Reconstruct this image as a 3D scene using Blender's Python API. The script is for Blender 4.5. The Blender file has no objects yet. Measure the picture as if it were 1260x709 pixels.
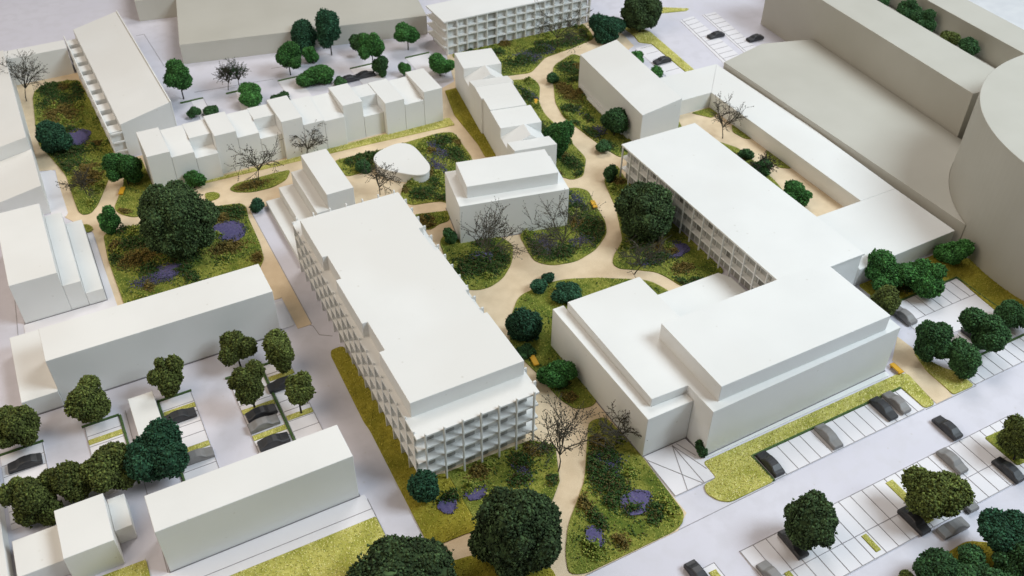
import bpy, bmesh, math, random
import numpy as np
from mathutils import Vector, Matrix

# ------------------------------------------------------------------ camera, light, exposure
sc = bpy.context.scene
COL = sc.collection
MM = 0.001
rng = np.random.default_rng(7)
random.seed(7)

cd = bpy.data.cameras.new('camera')
cam = bpy.data.objects.new('camera', cd); COL.objects.link(cam); sc.camera = cam
PITCH, YAW, ROLL = 0.709858441, 0.496584737, 0.01215006
fw = Vector((math.sin(YAW)*math.cos(PITCH), math.cos(YAW)*math.cos(PITCH), -math.sin(PITCH)))
rt = fw.cross(Vector((0, 0, 1))).normalized(); up = rt.cross(fw)
r2 = rt*math.cos(ROLL)+up*math.sin(ROLL); u2 = up*math.cos(ROLL)-rt*math.sin(ROLL)
m3 = Matrix((r2, u2, -fw)).transposed().to_4x4(); m3.translation = Vector((0, 0, 1.0))
cam.matrix_world = m3
cd.sensor_width = 36.0; cd.lens = 1155.294/1260*36.0
cd.clip_start = 0.02; cd.clip_end = 30
cd.dof.use_dof = True; cd.dof.focus_distance = 1.15; cd.dof.aperture_fstop = 14.0

w = bpy.data.worlds.new('World'); sc.world = w; w.use_nodes = True
bg = w.node_tree.nodes['Background']; bg.inputs[0].default_value = (0.97, 0.96, 0.97, 1); bg.inputs[1].default_value = 0.11

def area(name, loc, target, size, energy, color):
    l = bpy.data.lights.new(name, 'AREA'); l.shape = 'RECTANGLE'; l.size = size[0]; l.size_y = size[1]
    l.energy = energy; l.color = color
    o = bpy.data.objects.new(name, l); COL.objects.link(o)
    o.location = loc
    o.rotation_euler = (Vector(target)-Vector(loc)).to_track_quat('-Z', 'Y').to_euler()
    return o
area('window_light', (2.6, -0.55, 2.75), (0.5, 1.2, 0), (1.5, 1.5), 102, (0.79, 0.915, 1.0))
area('room_lamp', (-1.1, 1.15, 1.8), (0.3, 1.2, 0), (1.9, 1.9), 26, (1.0, 0.84, 0.67))
area('ceiling_lamp', (2.2, 2.8, 3.2), (0.7, 1.7, 0), (1.4, 1.4), 52, (1.0, 0.98, 0.96))

sc.view_settings.view_transform = 'Standard'; sc.view_settings.look = 'None'
sc.view_settings.exposure = 0.1; sc.view_settings.gamma = 1.0
sc.view_settings.use_curve_mapping = False
sc.cycles.use_denoising = True
sc.cycles.max_bounces = 6; sc.cycles.diffuse_bounces = 4; sc.cycles.glossy_bounces = 2

# ------------------------------------------------------------------ materials
MATS = {}
def mat(name, c1, c2=None, scale=60.0, detail=4.0, rough=0.85, bump=0.0, bscale=400.0, c3=None, scale2=12.0, objrand=0.0, spec=0.25, specks=0.0):
    """procedural: two colours mixed by noise, optionally a third in larger patches"""
    m = bpy.data.materials.new(name); m.use_nodes = True
    nt = m.node_tree; N = nt.nodes; L = nt.links
    b = N['Principled BSDF']; b.inputs['Roughness'].default_value = rough
    b.inputs['Specular IOR Level'].default_value = spec
    tc = N.new('ShaderNodeTexCoord'); src = tc.outputs['Object']
    col = None
    if c2 is not None:
        n = N.new('ShaderNodeTexNoise'); n.inputs['Scale'].default_value = scale; n.inputs['Detail'].default_value = detail
        L.new(src, n.inputs['Vector'])
        r = N.new('ShaderNodeMapRange'); r.inputs[1].default_value = 0.34; r.inputs[2].default_value = 0.66
        L.new(n.outputs['Fac'], r.inputs[0])
        mx = N.new('ShaderNodeMix'); mx.data_type = 'RGBA'
        mx.inputs[6].default_value = (*c1, 1); mx.inputs[7].default_value = (*c2, 1)
        L.new(r.outputs[0], mx.inputs[0]); col = mx.outputs[2]
        if c3 is not None:
            n2 = N.new('ShaderNodeTexNoise'); n2.inputs['Scale'].default_value = scale2; n2.inputs['Detail'].default_value = 3
            L.new(src, n2.inputs['Vector'])
            r2_ = N.new('ShaderNodeMapRange'); r2_.inputs[1].default_value = 0.46; r2_.inputs[2].default_value = 0.62
            L.new(n2.outputs['Fac'], r2_.inputs[0])
            mx2 = N.new('ShaderNodeMix'); mx2.data_type = 'RGBA'; mx2.inputs[7].default_value = (*c3, 1)
            L.new(r2_.outputs[0], mx2.inputs[0]); L.new(col, mx2.inputs[6]); col = mx2.outputs[2]
    if objrand:
        oi = N.new('ShaderNodeObjectInfo'); hs = N.new('ShaderNodeHueSaturation')
        mr = N.new('ShaderNodeMapRange'); mr.inputs[3].default_value = 1-objrand; mr.inputs[4].default_value = 1+objrand
        L.new(oi.outputs['Random'], mr.inputs[0]); L.new(mr.outputs[0], hs.inputs['Value'])
        if col is None: hs.inputs['Color'].default_value = (*c1, 1)
        else: L.new(col, hs.inputs['Color'])
        col = hs.outputs[0]
    if col is None: b.inputs['Base Color'].default_value = (*c1, 1)
    else: L.new(col, b.inputs['Base Color'])
    if bump:
        nb = N.new('ShaderNodeTexNoise'); nb.inputs['Scale'].default_value = bscale; nb.inputs['Detail'].default_value = 3
        L.new(src, nb.inputs['Vector'])
        bp = N.new('ShaderNodeBump'); bp.inputs['Strength'].default_value = bump; bp.inputs['Distance'].default_value = 0.001
        L.new(nb.outputs['Fac'], bp.inputs['Height']); L.new(bp.outputs[0], b.inputs['Normal'])
    if specks:
        v = N.new('ShaderNodeTexVoronoi'); v.inputs['Scale'].default_value = 34; v.inputs['Randomness'].default_value = 1.0
        L.new(src, v.inputs['Vector'])
        n3 = N.new('ShaderNodeTexNoise'); n3.inputs['Scale'].default_value = 300; L.new(src, n3.inputs['Vector'])
        ad = N.new('ShaderNodeMath'); ad.operation = 'MULTIPLY_ADD'; ad.inputs[1].default_value = 0.09; L.new(n3.outputs['Fac'], ad.inputs[0]); L.new(v.outputs['Distance'], ad.inputs[2])
        r3 = N.new('ShaderNodeMapRange'); r3.inputs[1].default_value = 0.065; r3.inputs[2].default_value = 0.12; r3.inputs[3].default_value = specks; r3.inputs[4].default_value = 0.0
        L.new(ad.outputs[0], r3.inputs[0])
        mx3 = N.new('ShaderNodeMix'); mx3.data_type = 'RGBA'; mx3.inputs[7].default_value = (0.45, 0.42, 0.36, 1)
        L.new(r3.outputs[0], mx3.inputs[0]); L.new(col, mx3.inputs[6]); L.new(mx3.outputs[2], b.inputs['Base Color'])
    MATS[name] = m
    return m
mat('card', (0.735, 0.74, 0.725), (0.775, 0.78, 0.765), scale=9, rough=0.7, bump=0.12, bscale=900, c3=(0.725, 0.72, 0.695), scale2=3.0, specks=0.35)
mat('grey_card', (0.47, 0.455, 0.40), (0.51, 0.495, 0.44), scale=7, rough=0.75, bump=0.12, bscale=800)
mat('board', (0.625, 0.61, 0.675), (0.66, 0.645, 0.705), scale=5, rough=0.6, bump=0.08, bscale=700, c3=(0.615, 0.60, 0.655), scale2=40.0, specks=0.3)
mat('pad', (0.74, 0.72, 0.745), (0.77, 0.75, 0.77), scale=14, rough=0.65, bump=0.06, bscale=700)
mat('sand', (0.69, 0.545, 0.365), (0.77, 0.62, 0.43), scale=45, detail=8, rough=0.95, bump=0.5, bscale=1500)
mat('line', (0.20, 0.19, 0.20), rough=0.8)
mat('engraving', (0.30, 0.285, 0.295), (0.36, 0.34, 0.35), scale=60, rough=0.8)
mat('felt', (0.055, 0.10, 0.035), (0.09, 0.15, 0.05), scale=300, rough=1, bump=0.5)
mat('lawn_lime', (0.42, 0.40, 0.09), (0.56, 0.53, 0.16), scale=220, detail=6, rough=1, bump=0.8, bscale=900, c3=(0.33, 0.33, 0.06), scale2=26)
mat('lawn_meadow', (0.16, 0.18, 0.026), (0.30, 0.30, 0.06), scale=160, detail=6, rough=1, bump=0.8, bscale=900, c3=(0.10, 0.14, 0.02), scale2=20)
mat('lawn_gold', (0.27, 0.235, 0.025), (0.38, 0.33, 0.045), scale=160, detail=6, rough=1, bump=0.8, bscale=900, c3=(0.21, 0.20, 0.02), scale2=16)
TONES = {'lime': [(0.47, 0.45, 0.12), (0.68, 0.64, 0.28), (0.27, 0.28, 0.07)], 'meadow': [(0.16, 0.205, 0.03), (0.36, 0.37, 0.085), (0.08, 0.135, 0.024)], 'gold': [(0.27, 0.24, 0.03), (0.42, 0.37, 0.07), (0.17, 0.16, 0.02)],
         'herb': [(0.03, 0.07, 0.018), (0.065, 0.115, 0.028), (0.10, 0.085, 0.032)], 'purple': [(0.085, 0.08, 0.16), (0.12, 0.11, 0.20), (0.06, 0.07, 0.10)], 'brown': [(0.14, 0.105, 0.028), (0.22, 0.165, 0.045), (0.07, 0.07, 0.02)]}
for k_, v_ in TONES.items():
    for i_, c_ in enumerate(v_): mat('%s_%d' % (k_, i_), c_, tuple(min(1, x_*1.25) for x_ in c_), scale=150, rough=1)
LEAF = {'mid': (0.045, 0.135, 0.033), 'dark': (0.038, 0.092, 0.032), 'pine': (0.025, 0.076, 0.040), 'oak': (0.047, 0.080, 0.030), 'olive': (0.088, 0.112, 0.028), 'herb': (0.035, 0.055, 0.02)}
for k_, c_ in LEAF.items():
    for i_, f_ in enumerate((1.0, 1.9, 0.5)): mat('leaf_%s_%d' % (k_, i_), tuple(x_*f_*0.85 for x_ in c_), tuple(x_*f_*1.25 for x_ in c_), scale=70, rough=0.95, objrand=0.22)
mat('flower_bed', (0.09, 0.078, 0.18), (0.13, 0.115, 0.24), scale=240, detail=6, rough=1, bump=0.6, bscale=1500)
mat('leaf_mid', (0.018, 0.075, 0.016), (0.05, 0.14, 0.03), scale=110, rough=0.95, objrand=0.25)
mat('leaf_dark', (0.012, 0.042, 0.014), (0.035, 0.085, 0.03), scale=110, rough=0.95, objrand=0.3)
mat('leaf_pine', (0.006, 0.038, 0.026), (0.022, 0.085, 0.055), scale=120, rough=0.9, objrand=0.25)
mat('leaf_oak', (0.016, 0.034, 0.010), (0.045, 0.078, 0.026), scale=90, rough=0.95, objrand=0.15)
mat('leaf_olive', (0.034, 0.055, 0.010), (0.085, 0.115, 0.022), scale=100, rough=0.95, objrand=0.25)
mat('leaf_herb', (0.020, 0.035, 0.012), (0.06, 0.07, 0.03), scale=120, rough=1, objrand=0.3)
mat('twig', (0.045, 0.042, 0.034), (0.09, 0.082, 0.058), scale=80, rough=0.9, objrand=0.4)
mat('trunk', (0.018, 0.017, 0.016), (0.04, 0.035, 0.03), scale=200, rough=0.9)
mat('car_dark', (0.022, 0.023, 0.026), (0.035, 0.036, 0.04), scale=80, rough=0.45, spec=0.5)
mat('car_grey', (0.19, 0.185, 0.18), (0.25, 0.24, 0.235), scale=60, rough=0.5, spec=0.5)
mat('bench', (0.62, 0.33, 0.02), (0.70, 0.40, 0.04), scale=80, rough=0.6)
mat('pane', (0.34, 0.34, 0.32), (0.42, 0.42, 0.40), scale=30, rough=0.5)
mat('pane_light', (0.62, 0.63, 0.61), (0.69, 0.70, 0.68), scale=30, rough=0.5)
mat('pane_dark', (0.13, 0.13, 0.12), (0.18, 0.18, 0.16), scale=30, rough=0.5)
mat('floor', (0.74, 0.76, 0.79), (0.82, 0.84, 0.86), scale=25, detail=8, rough=0.95, bump=0.4, bscale=120)

# ------------------------------------------------------------------ helpers (all numbers in mm)
def tag(o, label=None, cat=None, group=None, kind=None):
    if label: o['label'] = label
    if cat: o['category'] = cat
    if group: o['group'] = group
    if kind: o['kind'] = kind
    return o
def link(name, me, m, parent=None, loc=(0, 0, 0)):
    if m is not None and not me.materials: me.materials.append(MATS[m])
    o = bpy.data.objects.new(name, me); COL.objects.link(o)
    o.location = Vector(loc)*MM
    if parent: o.parent = parent
    return o
def thing(name, label, cat, x=0, y=0, rot=0, group=None):
    o = bpy.data.objects.new(name, None); COL.objects.link(o)
    o.location = (x*MM, y*MM, 0); o.rotation_euler = (0, 0, math.radians(rot))
    o.empty_display_size = 0.02
    return tag(o, label, cat, group)
def finish(bm, name, bevel=0.0, smooth=False):
    bmesh.ops.recalc_face_normals(bm, faces=bm.faces)
    if bevel:
        es = [e for e in bm.edges if len(e.link_faces) == 2 and e.calc_face_angle(0) > 0.5]
        bmesh.ops.bevel(bm, geom=es, offset=bevel*MM, segments=1, affect='EDGES', clamp_overlap=True)
    me = bpy.data.meshes.new(name); bm.to_mesh(me); bm.free()
    if smooth:
        me.polygons.foreach_set('use_smooth', [True]*len(me.polygons))
    return me
def add_prism(bm, pts, z0, z1):
    """vertical prism over a polygon (z1 may be a list of heights)"""
    zt = z1 if isinstance(z1, (list, tuple)) else [z1]*len(pts)
    lo = [bm.verts.new((p[0]*MM, p[1]*MM, z0*MM)) for p in pts]
    hi = [bm.verts.new((p[0]*MM, p[1]*MM, z*MM)) for p, z in zip(pts, zt)]
    n = len(pts)
    bm.faces.new(lo[::-1]); bm.faces.new(hi)
    for i in range(n):
        j = (i+1) % n
        bm.faces.new((lo[i], lo[j], hi[j], hi[i]))
def add_box(bm, x0, x1, y0, y1, z0, z1):
    add_prism(bm, [(x0, y0), (x1, y0), (x1, y1), (x0, y1)], z0, z1)
def box(name, m, parent, x0, x1, y0, y1, z0, z1, bevel=0.5):
    bm = bmesh.new(); add_box(bm, x0, x1, y0, y1, z0, z1)
    return link(name, finish(bm, name, bevel), m, parent)
def prism(name, m, parent, pts, z0, z1, bevel=0.5, smooth=False):
    bm = bmesh.new(); add_prism(bm, pts, z0, z1)
    return link(name, finish(bm, name, bevel, smooth), m, parent)
def profile_x(name, m, parent, prof, x0, x1, bevel=0.5):
    """profile in the YZ plane extruded along X"""
    bm = bmesh.new()
    a = [bm.verts.new((x0*MM, p[0]*MM, p[1]*MM)) for p in prof]
    b = [bm.verts.new((x1*MM, p[0]*MM, p[1]*MM)) for p in prof]
    n = len(prof); bm.faces.new(a); bm.faces.new(b[::-1])
    for i in range(n):
        j = (i+1) % n; bm.faces.new((a[i], b[i], b[j], a[j]))
    return link(name, finish(bm, name, bevel), m, parent)
def profile_y(name, m, parent, prof, y0, y1, bevel=0.5):
    bm = bmesh.new()
    a = [bm.verts.new((p[0]*MM, y0*MM, p[1]*MM)) for p in prof]
    b = [bm.verts.new((p[0]*MM, y1*MM, p[1]*MM)) for p in prof]
    n = len(prof); bm.faces.new(a[::-1]); bm.faces.new(b)
    for i in range(n):
        j = (i+1) % n; bm.faces.new((a[i], a[j], b[j], b[i]))
    return link(name, finish(bm, name, bevel), m, parent)
def smooth_poly(pts, k=5, tension=0.5):
    out = []; n = len(pts); P = [np.array(p, float) for p in pts]
    for i in range(n):
        p0, p1, p2, p3 = P[i-1], P[i], P[(i+1) % n], P[(i+2) % n]
        for t in np.linspace(0, 1, k, endpoint=False):
            out.append(tuple(0.5*((2*p1)+(-p0+p2)*t+(2*p0-5*p1+4*p2-p3)*t*t+(-p0+3*p1-3*p2+p3)*t**3)))
    return out
def round_corners(pts, r=8, k=4):
    """polygon with every corner rounded by a short quadratic curve"""
    out = []; n = len(pts)
    for i in range(n):
        a, b, c = (np.array(pts[i-1], float), np.array(pts[i], float), np.array(pts[(i+1) % n], float))
        la, lc = np.linalg.norm(a-b), np.linalg.norm(c-b)
        d = min(r, la*0.45, lc*0.45)
        p, q = b+(a-b)/la*d, b+(c-b)/lc*d
        for t in np.linspace(0, 1, k+1):
            out.append(tuple((1-t)**2*p+2*t*(1-t)*b+t*t*q))
    return out
def inside(poly, P):
    x, y = P[:, 0], P[:, 1]; c = np.zeros(len(P), bool); n = len(poly)
    for i in range(n):
        x0, y0 = poly[i]; x1, y1 = poly[i-1]
        if y0 == y1: continue
        hit = ((y0 > y) != (y1 > y)) & (x < (x1-x0)*(y-y0)/(y1-y0)+x0)
        c ^= hit
    return c
def edge_dist(poly, P):
    d = np.full(len(P), 1e9); n = len(poly)
    for i in range(n):
        a = np.array(poly[i-1]); b = np.array(poly[i]); ab = b-a; l2 = (ab**2).sum()+1e-9
        t = np.clip(((P-a)@ab)/l2, 0, 1); q = a+t[:, None]*ab
        d = np.minimum(d, np.hypot(*(P-q).T))
    return d
def raw_mesh(name, V, F):
    """fast mesh from numpy arrays, V in mm, F triangles"""
    me = bpy.data.meshes.new(name)
    V = np.asarray(V, np.float32)*MM; F = np.asarray(F, np.int32)
    me.vertices.add(len(V)); me.vertices.foreach_set('co', V.ravel())
    me.loops.add(F.size); me.loops.foreach_set('vertex_index', F.ravel())
    me.polygons.add(len(F)); me.polygons.foreach_set('loop_start', np.arange(0, F.size, 3, dtype=np.int32))
    me.update(calc_edges=True); me.validate()
    return me
def tufts(P, z, hmin, hmax, wid, lean=0.6):
    """three-sided grass spikes at points P (mm)"""
    n = len(P); a0 = rng.uniform(0, 6.283, n); h = rng.uniform(hmin, hmax, n); wv = wid*rng.uniform(0.7, 1.4, n)
    V = np.empty((n, 4, 3))
    for k in range(3):
        a = a0+k*2.0944
        V[:, k, 0] = P[:, 0]+np.cos(a)*wv; V[:, k, 1] = P[:, 1]+np.sin(a)*wv; V[:, k, 2] = z
    V[:, 3, 0] = P[:, 0]+rng.normal(0, lean, n)*h*0.6; V[:, 3, 1] = P[:, 1]+rng.normal(0, lean, n)*h*0.6; V[:, 3, 2] = z+h
    b = np.arange(n)[:, None, None]*4
    F = (b+np.array([[0, 1, 3], [1, 2, 3], [2, 0, 3]])).reshape(-1, 3)
    return V.reshape(-1, 3), F
TET = np.array([[1, 1, 1], [1, -1, -1], [-1, 1, -1], [-1, -1, 1]], float)/1.732
TF = np.array([[0, 1, 2], [0, 3, 1], [0, 2, 3], [1, 3, 2]])
def rand_rot(n):
    q = rng.normal(size=(n, 4)); q /= np.linalg.norm(q, axis=1)[:, None]
    a, b, c, d = q.T
    return np.stack([np.stack([1-2*(c*c+d*d), 2*(b*c-a*d), 2*(b*d+a*c)], -1), np.stack([2*(b*c+a*d), 1-2*(b*b+d*d), 2*(c*d-a*b)], -1), np.stack([2*(b*d-a*c), 2*(c*d+a*b), 1-2*(b*b+c*c)], -1)], 1)
def clumps(P, size):
    """small random tetrahedra (bits of foam foliage) at points P, flattened at random"""
    n = len(P); R = rand_rot(n); s = size*rng.uniform(0.6, 1.35, n)
    V = np.einsum('nij,kj->nki', R, TET*np.array([1.0, 0.75, 1.1]))*s[:, None, None]+P[:, None, :]
    F = (np.arange(n)[:, None, None]*4+TF).reshape(-1, 3)
    return V.reshape(-1, 3), F

def toned(o, key, per, p=(0.5, 0.3, 0.2), light=None):
    """give each tuft or clump (per faces) one of the three tones of its kind"""
    me = o.data; me.materials.clear()
    for i in range(3): me.materials.append(MATS['%s_%d' % (key, i)])
    n = len(me.polygons)//per; idx = rng.choice(3, n, p=p).astype(np.int32)
    if light is not None: idx[light[:n]] = 1
    a = np.repeat(idx, per); a = np.r_[a, np.zeros(len(me.polygons)-len(a), np.int32)]
    me.polygons.foreach_set('material_index', a)
    return o

# ------------------------------------------------------------------ the setting: board, paths, lawns, parking
fl = link('room_floor', finish((lambda b: (add_box(b, -9000, 9000, -9000, 9000, -260, -250), b)[1])(bmesh.new()), 'room_floor'), 'floor'); tag(fl, kind='structure')
gr = box('base_board', 'board', None, -520, 1950, 120, 2950, -18, 0, bevel=1.0); tag(gr, kind='structure')

SAND = [(-84, 2108), (60, 2108), (60, 1702), (110, 1702), (110, 1600), (690, 1600), (706, 1668), (768, 1695), (806, 1815), (1185, 1815), (1245, 1830), (1238, 1800),
        (1216, 1660), (1100, 1600), (1100, 1352), (1201, 1352), (1201, 905), (1055, 905), (1055, 1200), (900, 1200), (884, 1195), (884, 895), (800, 880), (700, 860), (550, 860), (548, 640),
        (545, 600), (545, 530), (520, 513), (383, 513), (345, 470), (205, 470), (212, 600), (233, 640), (300, 760), (300, 1400), (268, 1428), (236, 1427), (236, 1090), (214, 1090), (214, 1172),
        (-24, 1172), (-24, 1490), (-60, 1557), (-54, 1725), (-82, 1735)]
tag(prism('sand_path', 'sand', None, SAND, -1, 0.8, bevel=0), kind='structure')
tag(prism('sand_path', 'sand', None, [(1030, 646), (985, 612), (976, 517), (1008, 517), (1032, 611)], -1, 0.8, bevel=0), kind='structure')

PURPLE = [(186, 1382, 23, 24), (65, 1320, 19, 17), (40, 1307, 24, 13), (1, 1822, 19, 26), (623, 1459, 13, 36), (594, 1403, 9, 23), (278, 679, 9, 11), (318, 681, 12, 9), (496, 573, 18, 14), (421, 553, 9, 13),
          (496, 642, 16, 16), (388, 683, 9, 11), (773, 1181, 9, 23), (661, 1098, 11, 23), (718, 1076, 14, 11), (845, 982, 22, 18), (793, 974, 17, 9), (543, 1113, 16, 13), (882, 1558, 9, 31), (965, 1717, 22, 20),
          (1023, 1733, 19, 16), (937, 1370, 13, 16), (946, 1453, 8, 17)]

MOUNDS=[(481,629,22,56,'d'),(505,655,15,25,'d'),(434,605,10,18,'b'),(514,552,17,10,'d'),(437,572,10,20,'d'),(395,700,15,17,'d'),(422,711,13,14,'b'),(381,674,17,11,'d'),(294,690,21,10,'d'),(748,1098,26,52,'d'),(671,1065,28,18,'d'),(640,1094,11,31,'d'),(533,1100,33,30,'d'),(574,1103,14,31,'d'),(504,1103,14,26,'d'),(-21,2061,24,38,'d'),(-14,1934,30,42,'b'),(31,2018,12,37,'d'),(-22,1772,41,21,'d'),(-2,1676,24,40,'b'),(-29,1721,28,24,'d'),(-14,1991,34,29,'d'),(30,1377,33,23,'b'),(42,1337,19,20,'d'),(211,1430,20,23,'d'),(98,1349,27,23,'d'),(171,1337,28,18,'b'),(26,1424,28,19,'d'),(486,1492,31,23,'d'),(539,1484,25,18,'d'),(636,1468,19,36,'d'),(642,1425,16,29,'d'),(567,1393,15,22,'b'),(532,1332,24,21,'d'),(570,1351,15,21,'d'),(940,1710,41,24,'d'),(1087,1740,46,21,'d'),(1007,1734,30,20,'d'),(1019,1626,22,31,'d'),(964,1542,18,43,'b'),(928,1471,24,20,'d'),(915,1369,23,25,'d'),(919,1315,19,18,'d'),(877,1563,14,42,'d'),(839,1425,13,50,'d'),(829,1296,16,29,'d'),(807,1020,28,23,'d'),(809,974,33,13,'d'),(831,934,19,13,'b'),(502,1257,17,15,'b'),(1154,1178,23,15,'d'),(1145,1118,25,17,'d'),(1142,1066,22,17,'b'),(261,1501,30,11,'b'),(587,1013,13,12,'d'),(517,802,12,13,'d'),(511,769,12,9,'b'),(1155,723,32,17,'d'),(31,1522,14,10,'b')]

SOLID = [(186, 1382), (496, 573), (421, 553), (1, 1822), (278, 679), (318, 681), (65, 1320), (845, 982), (543, 1113)]
def lawn(pts, kind='meadow', r=10, herbs=0.0, dens=0.22, zt=2.2):
    poly = round_corners(pts, r) if r else pts
    o = tag(prism('lawn', 'lawn_'+kind, None, poly, -1, zt, bevel=0), kind='structure')
    A = np.array(poly); lo, hi = A.min(0), A.max(0)
    n = int((hi-lo).prod()*dens)
    P = rng.uniform(lo, hi, (n, 2)); P = P[inside(poly, P)]
    d = edge_dist(poly, P); P = P[d > 0.8]; d = d[d > 0.8]
    V, F = tufts(P, zt-0.3, 1.0, 3.0, 0.85)
    tag(toned(link('grass', raw_mesh('grass', V, F), None, o), kind, 3, light=(d < rng.exponential(4.5, len(d)))), kind='stuff')
    if herbs:
        # planted drifts of taller herbs, denser away from the edge
        nz = np.sin(P[:, 0]*0.091+1.3)+np.sin(P[:, 1]*0.083+0.4)+np.sin((P[:, 0]+P[:, 1])*0.047)+0.8*np.sin(P[:, 0]*0.23+P[:, 1]*0.19)+rng.normal(0, 0.55, len(P))
        keep = (d > 5) & (nz > 1.6-herbs*1.6) & (rng.random(len(P)) < 0.35)
        Q = P[keep]
        if len(Q):
            V, F = clumps(np.c_[Q, zt+rng.uniform(0.3, 1.8, len(Q))], 1.5)
            tag(toned(link('herb_planting', raw_mesh('herb_planting', V, F), None, o), 'herb', 4, (0.35, 0.5, 0.15)), kind='stuff')
    auto = []
    if herbs >= 0.45:
        for q_ in P[rng.choice(len(P), max(2, int(len(P)/420)))]:
            auto.append((q_[0], q_[1], rng.uniform(7, 16), rng.uniform(7, 18), rng.choice(['d', 'd', 'b', 'g', 'g'])))
    for (px, py, ra, rb, k) in MOUNDS+auto:
        if inside(poly, np.array([[px, py]]))[0]:
            # a mound of taller planting: dense in the middle, thinning outwards
            m = int(ra*rb*1.5)+60; S = np.c_[px+rng.normal(0, 0.52, m)*ra, py+rng.normal(0, 0.52, m)*rb]; S = S[inside(poly, S) & (edge_dist(poly, S) > 2)]
            q = np.exp(-(((S[:, 0]-px)/ra)**2+((S[:, 1]-py)/rb)**2)*1.2); bump = 0.6+0.4*np.sin(S[:, 0]*0.35+px)*np.sin(S[:, 1]*0.31+py)
            V, F = clumps(np.c_[S, zt+0.4+rng.random(len(S))*q*bump*12.5], 1.9)
            tag(toned(link('herb_planting', raw_mesh('herb_planting', V, F), None, o), {'d': 'herb', 'b': 'brown', 'y': 'gold', 'g': 'meadow'}[k], 4), kind='stuff')
    for (px, py, ra, rb) in PURPLE:
        if inside(poly, np.array([[px, py]]))[0]:
            solid = (px, py) in SOLID; ra, rb = (ra*1.25, rb*1.2) if solid else (ra, rb)
            if solid:
                ang = np.linspace(0, 6.283, 40, endpoint=False); rr = 0.95*(1+0.16*np.sin(ang*2+px)+0.12*np.sin(ang*3+py)+0.06*np.sin(ang*7))
                prism('flower_bed', 'flower_bed', o, [(px+ra*q_*math.cos(a_), py+rb*q_*math.sin(a_)) for a_, q_ in zip(ang, rr)], 0.5, zt+1.9, bevel=0)
            ra, rb = (ra, rb) if solid else (ra*1.25, rb*1.25)
            m = int(ra*rb*(0.35 if solid else 1.0)); a = rng.uniform(0, 6.283, m); q = (0.92+rng.normal(0, 0.1, m)) if solid else np.sqrt(rng.random(m))*(1+0.25*np.sin(a*2+px)+0.18*np.sin(a*5+py)+rng.normal(0, 0.3, m))
            S = np.c_[px+np.cos(a)*q*ra, py+np.sin(a)*q*rb]; S = S[inside(poly, S)]
            V, F = clumps(np.c_[S, zt+1.0+rng.uniform(0, 2.2, len(S))], 1.35)
            tag(toned(link('flower_patch', raw_mesh('flower_patch', V, F), None, o), 'purple', 4), kind='stuff')
    return o
lawn([(-8, 2083), (42, 2072), (48, 1982), (56, 1742), (36, 1660), (-3, 1568), (-18, 1548), (-31, 1549), (-37, 1563), (-38, 1592), (-39, 1633), (-39, 1694), (-56, 1775), (-70, 1828), (-67, 1900), (-60, 1989), (-57, 2032), (-48, 2067)], herbs=0.7, r=14)
lawn([(50, 1613), (23, 1549), (23, 1535), (30, 1519), (47, 1500), (90, 1497), (135, 1510), (150, 1530), (150, 1556), (98, 1560), (98, 1690), (80, 1697), (66, 1680)], herbs=0.2, r=12)
lawn([(-10, 1473), (22, 1478), (56, 1472), (110, 1480), (196, 1465), (228, 1456), (233, 1441), (227, 1405), (224, 1326), (218, 1280), (205, 1262), (190, 1240), (190, 1180), (-12, 1180), (-13, 1282), (-15, 1400)], herbs=0.6, r=10)
lawn([(-38, 1520), (-29, 1517), (-23, 1507), (-22, 1494), (-37, 1493)], r=6)
lawn([(150, 1558), (692, 1558), (690, 1527), (504, 1538), (275, 1547), (215, 1549), (160, 1552)], kind='lime', r=4)
lawn([(220, 1510), (236, 1523), (267, 1523), (314, 1523), (342, 1521), (323, 1491), (293, 1479), (255, 1481), (228, 1495)], r=10, herbs=0.3)
lawn([(177, 1518), (193, 1515), (202, 1503), (197, 1491), (185, 1488), (174, 1491)], r=8)
lawn([(426, 1513), (518, 1508), (599, 1511), (648, 1513), (675, 1503), (668, 1408), (640, 1300), (570, 1262), (556, 1295), (529, 1303), (498, 1309), (491, 1340), (500, 1358), (530, 1390), (520, 1440), (487, 1450), (463, 1450), (428, 1449), (424, 1481)], herbs=1.0, r=10)
lawn([(731, 1664), (706, 1564), (699, 1440), (691, 1391), (730, 1380), (775, 1665)], kind='gold', r=4)
lawn([(883, 1641), (929, 1621), (924, 1588), (887, 1527), (874, 1477), (874, 1367), (867, 1354), (864, 1297), (827, 1247), (801, 1245), (790, 1262), (770, 1290), (800, 1450), (835, 1640)], herbs=0.5, r=14)
lawn([(840, 1682), (875, 1665), (936, 1651), (1001, 1701), (1079, 1713), (1152, 1731), (1165, 1775), (1160, 1813), (815, 1813), (815, 1700)], herbs=0.8, r=14)
lawn([(1068, 1690), (998, 1658), (971, 1616), (918, 1511), (903, 1451), (913, 1330), (923, 1271), (945, 1258), (1000, 1270), (1020, 1560), (1085, 1640)], herbs=0.8, r=16)
lawn([(760, 1228), (795, 1221), (810, 1202), (798, 1161), (788, 1109), (772, 1076), (730, 1045), (682, 1032), (639, 1042), (620, 1064), (622, 1089), (632, 1145), (700, 1140), (726, 1128), (742, 1205)], herbs=0.9, r=14)
lawn([(609, 1121), (596, 1098), (582, 1077), (552, 1050), (523, 1040), (502, 1042), (485, 1053), (470, 1080), (490, 1141), (500, 1190), (522, 1205), (534, 1172), (600, 1153)], herbs=0.8, r=14)
lawn([(492, 1281), (556, 1262), (540, 1234), (520, 1235), (503, 1226), (488, 1234), (480, 1255)], herbs=0.8, r=10)
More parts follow.
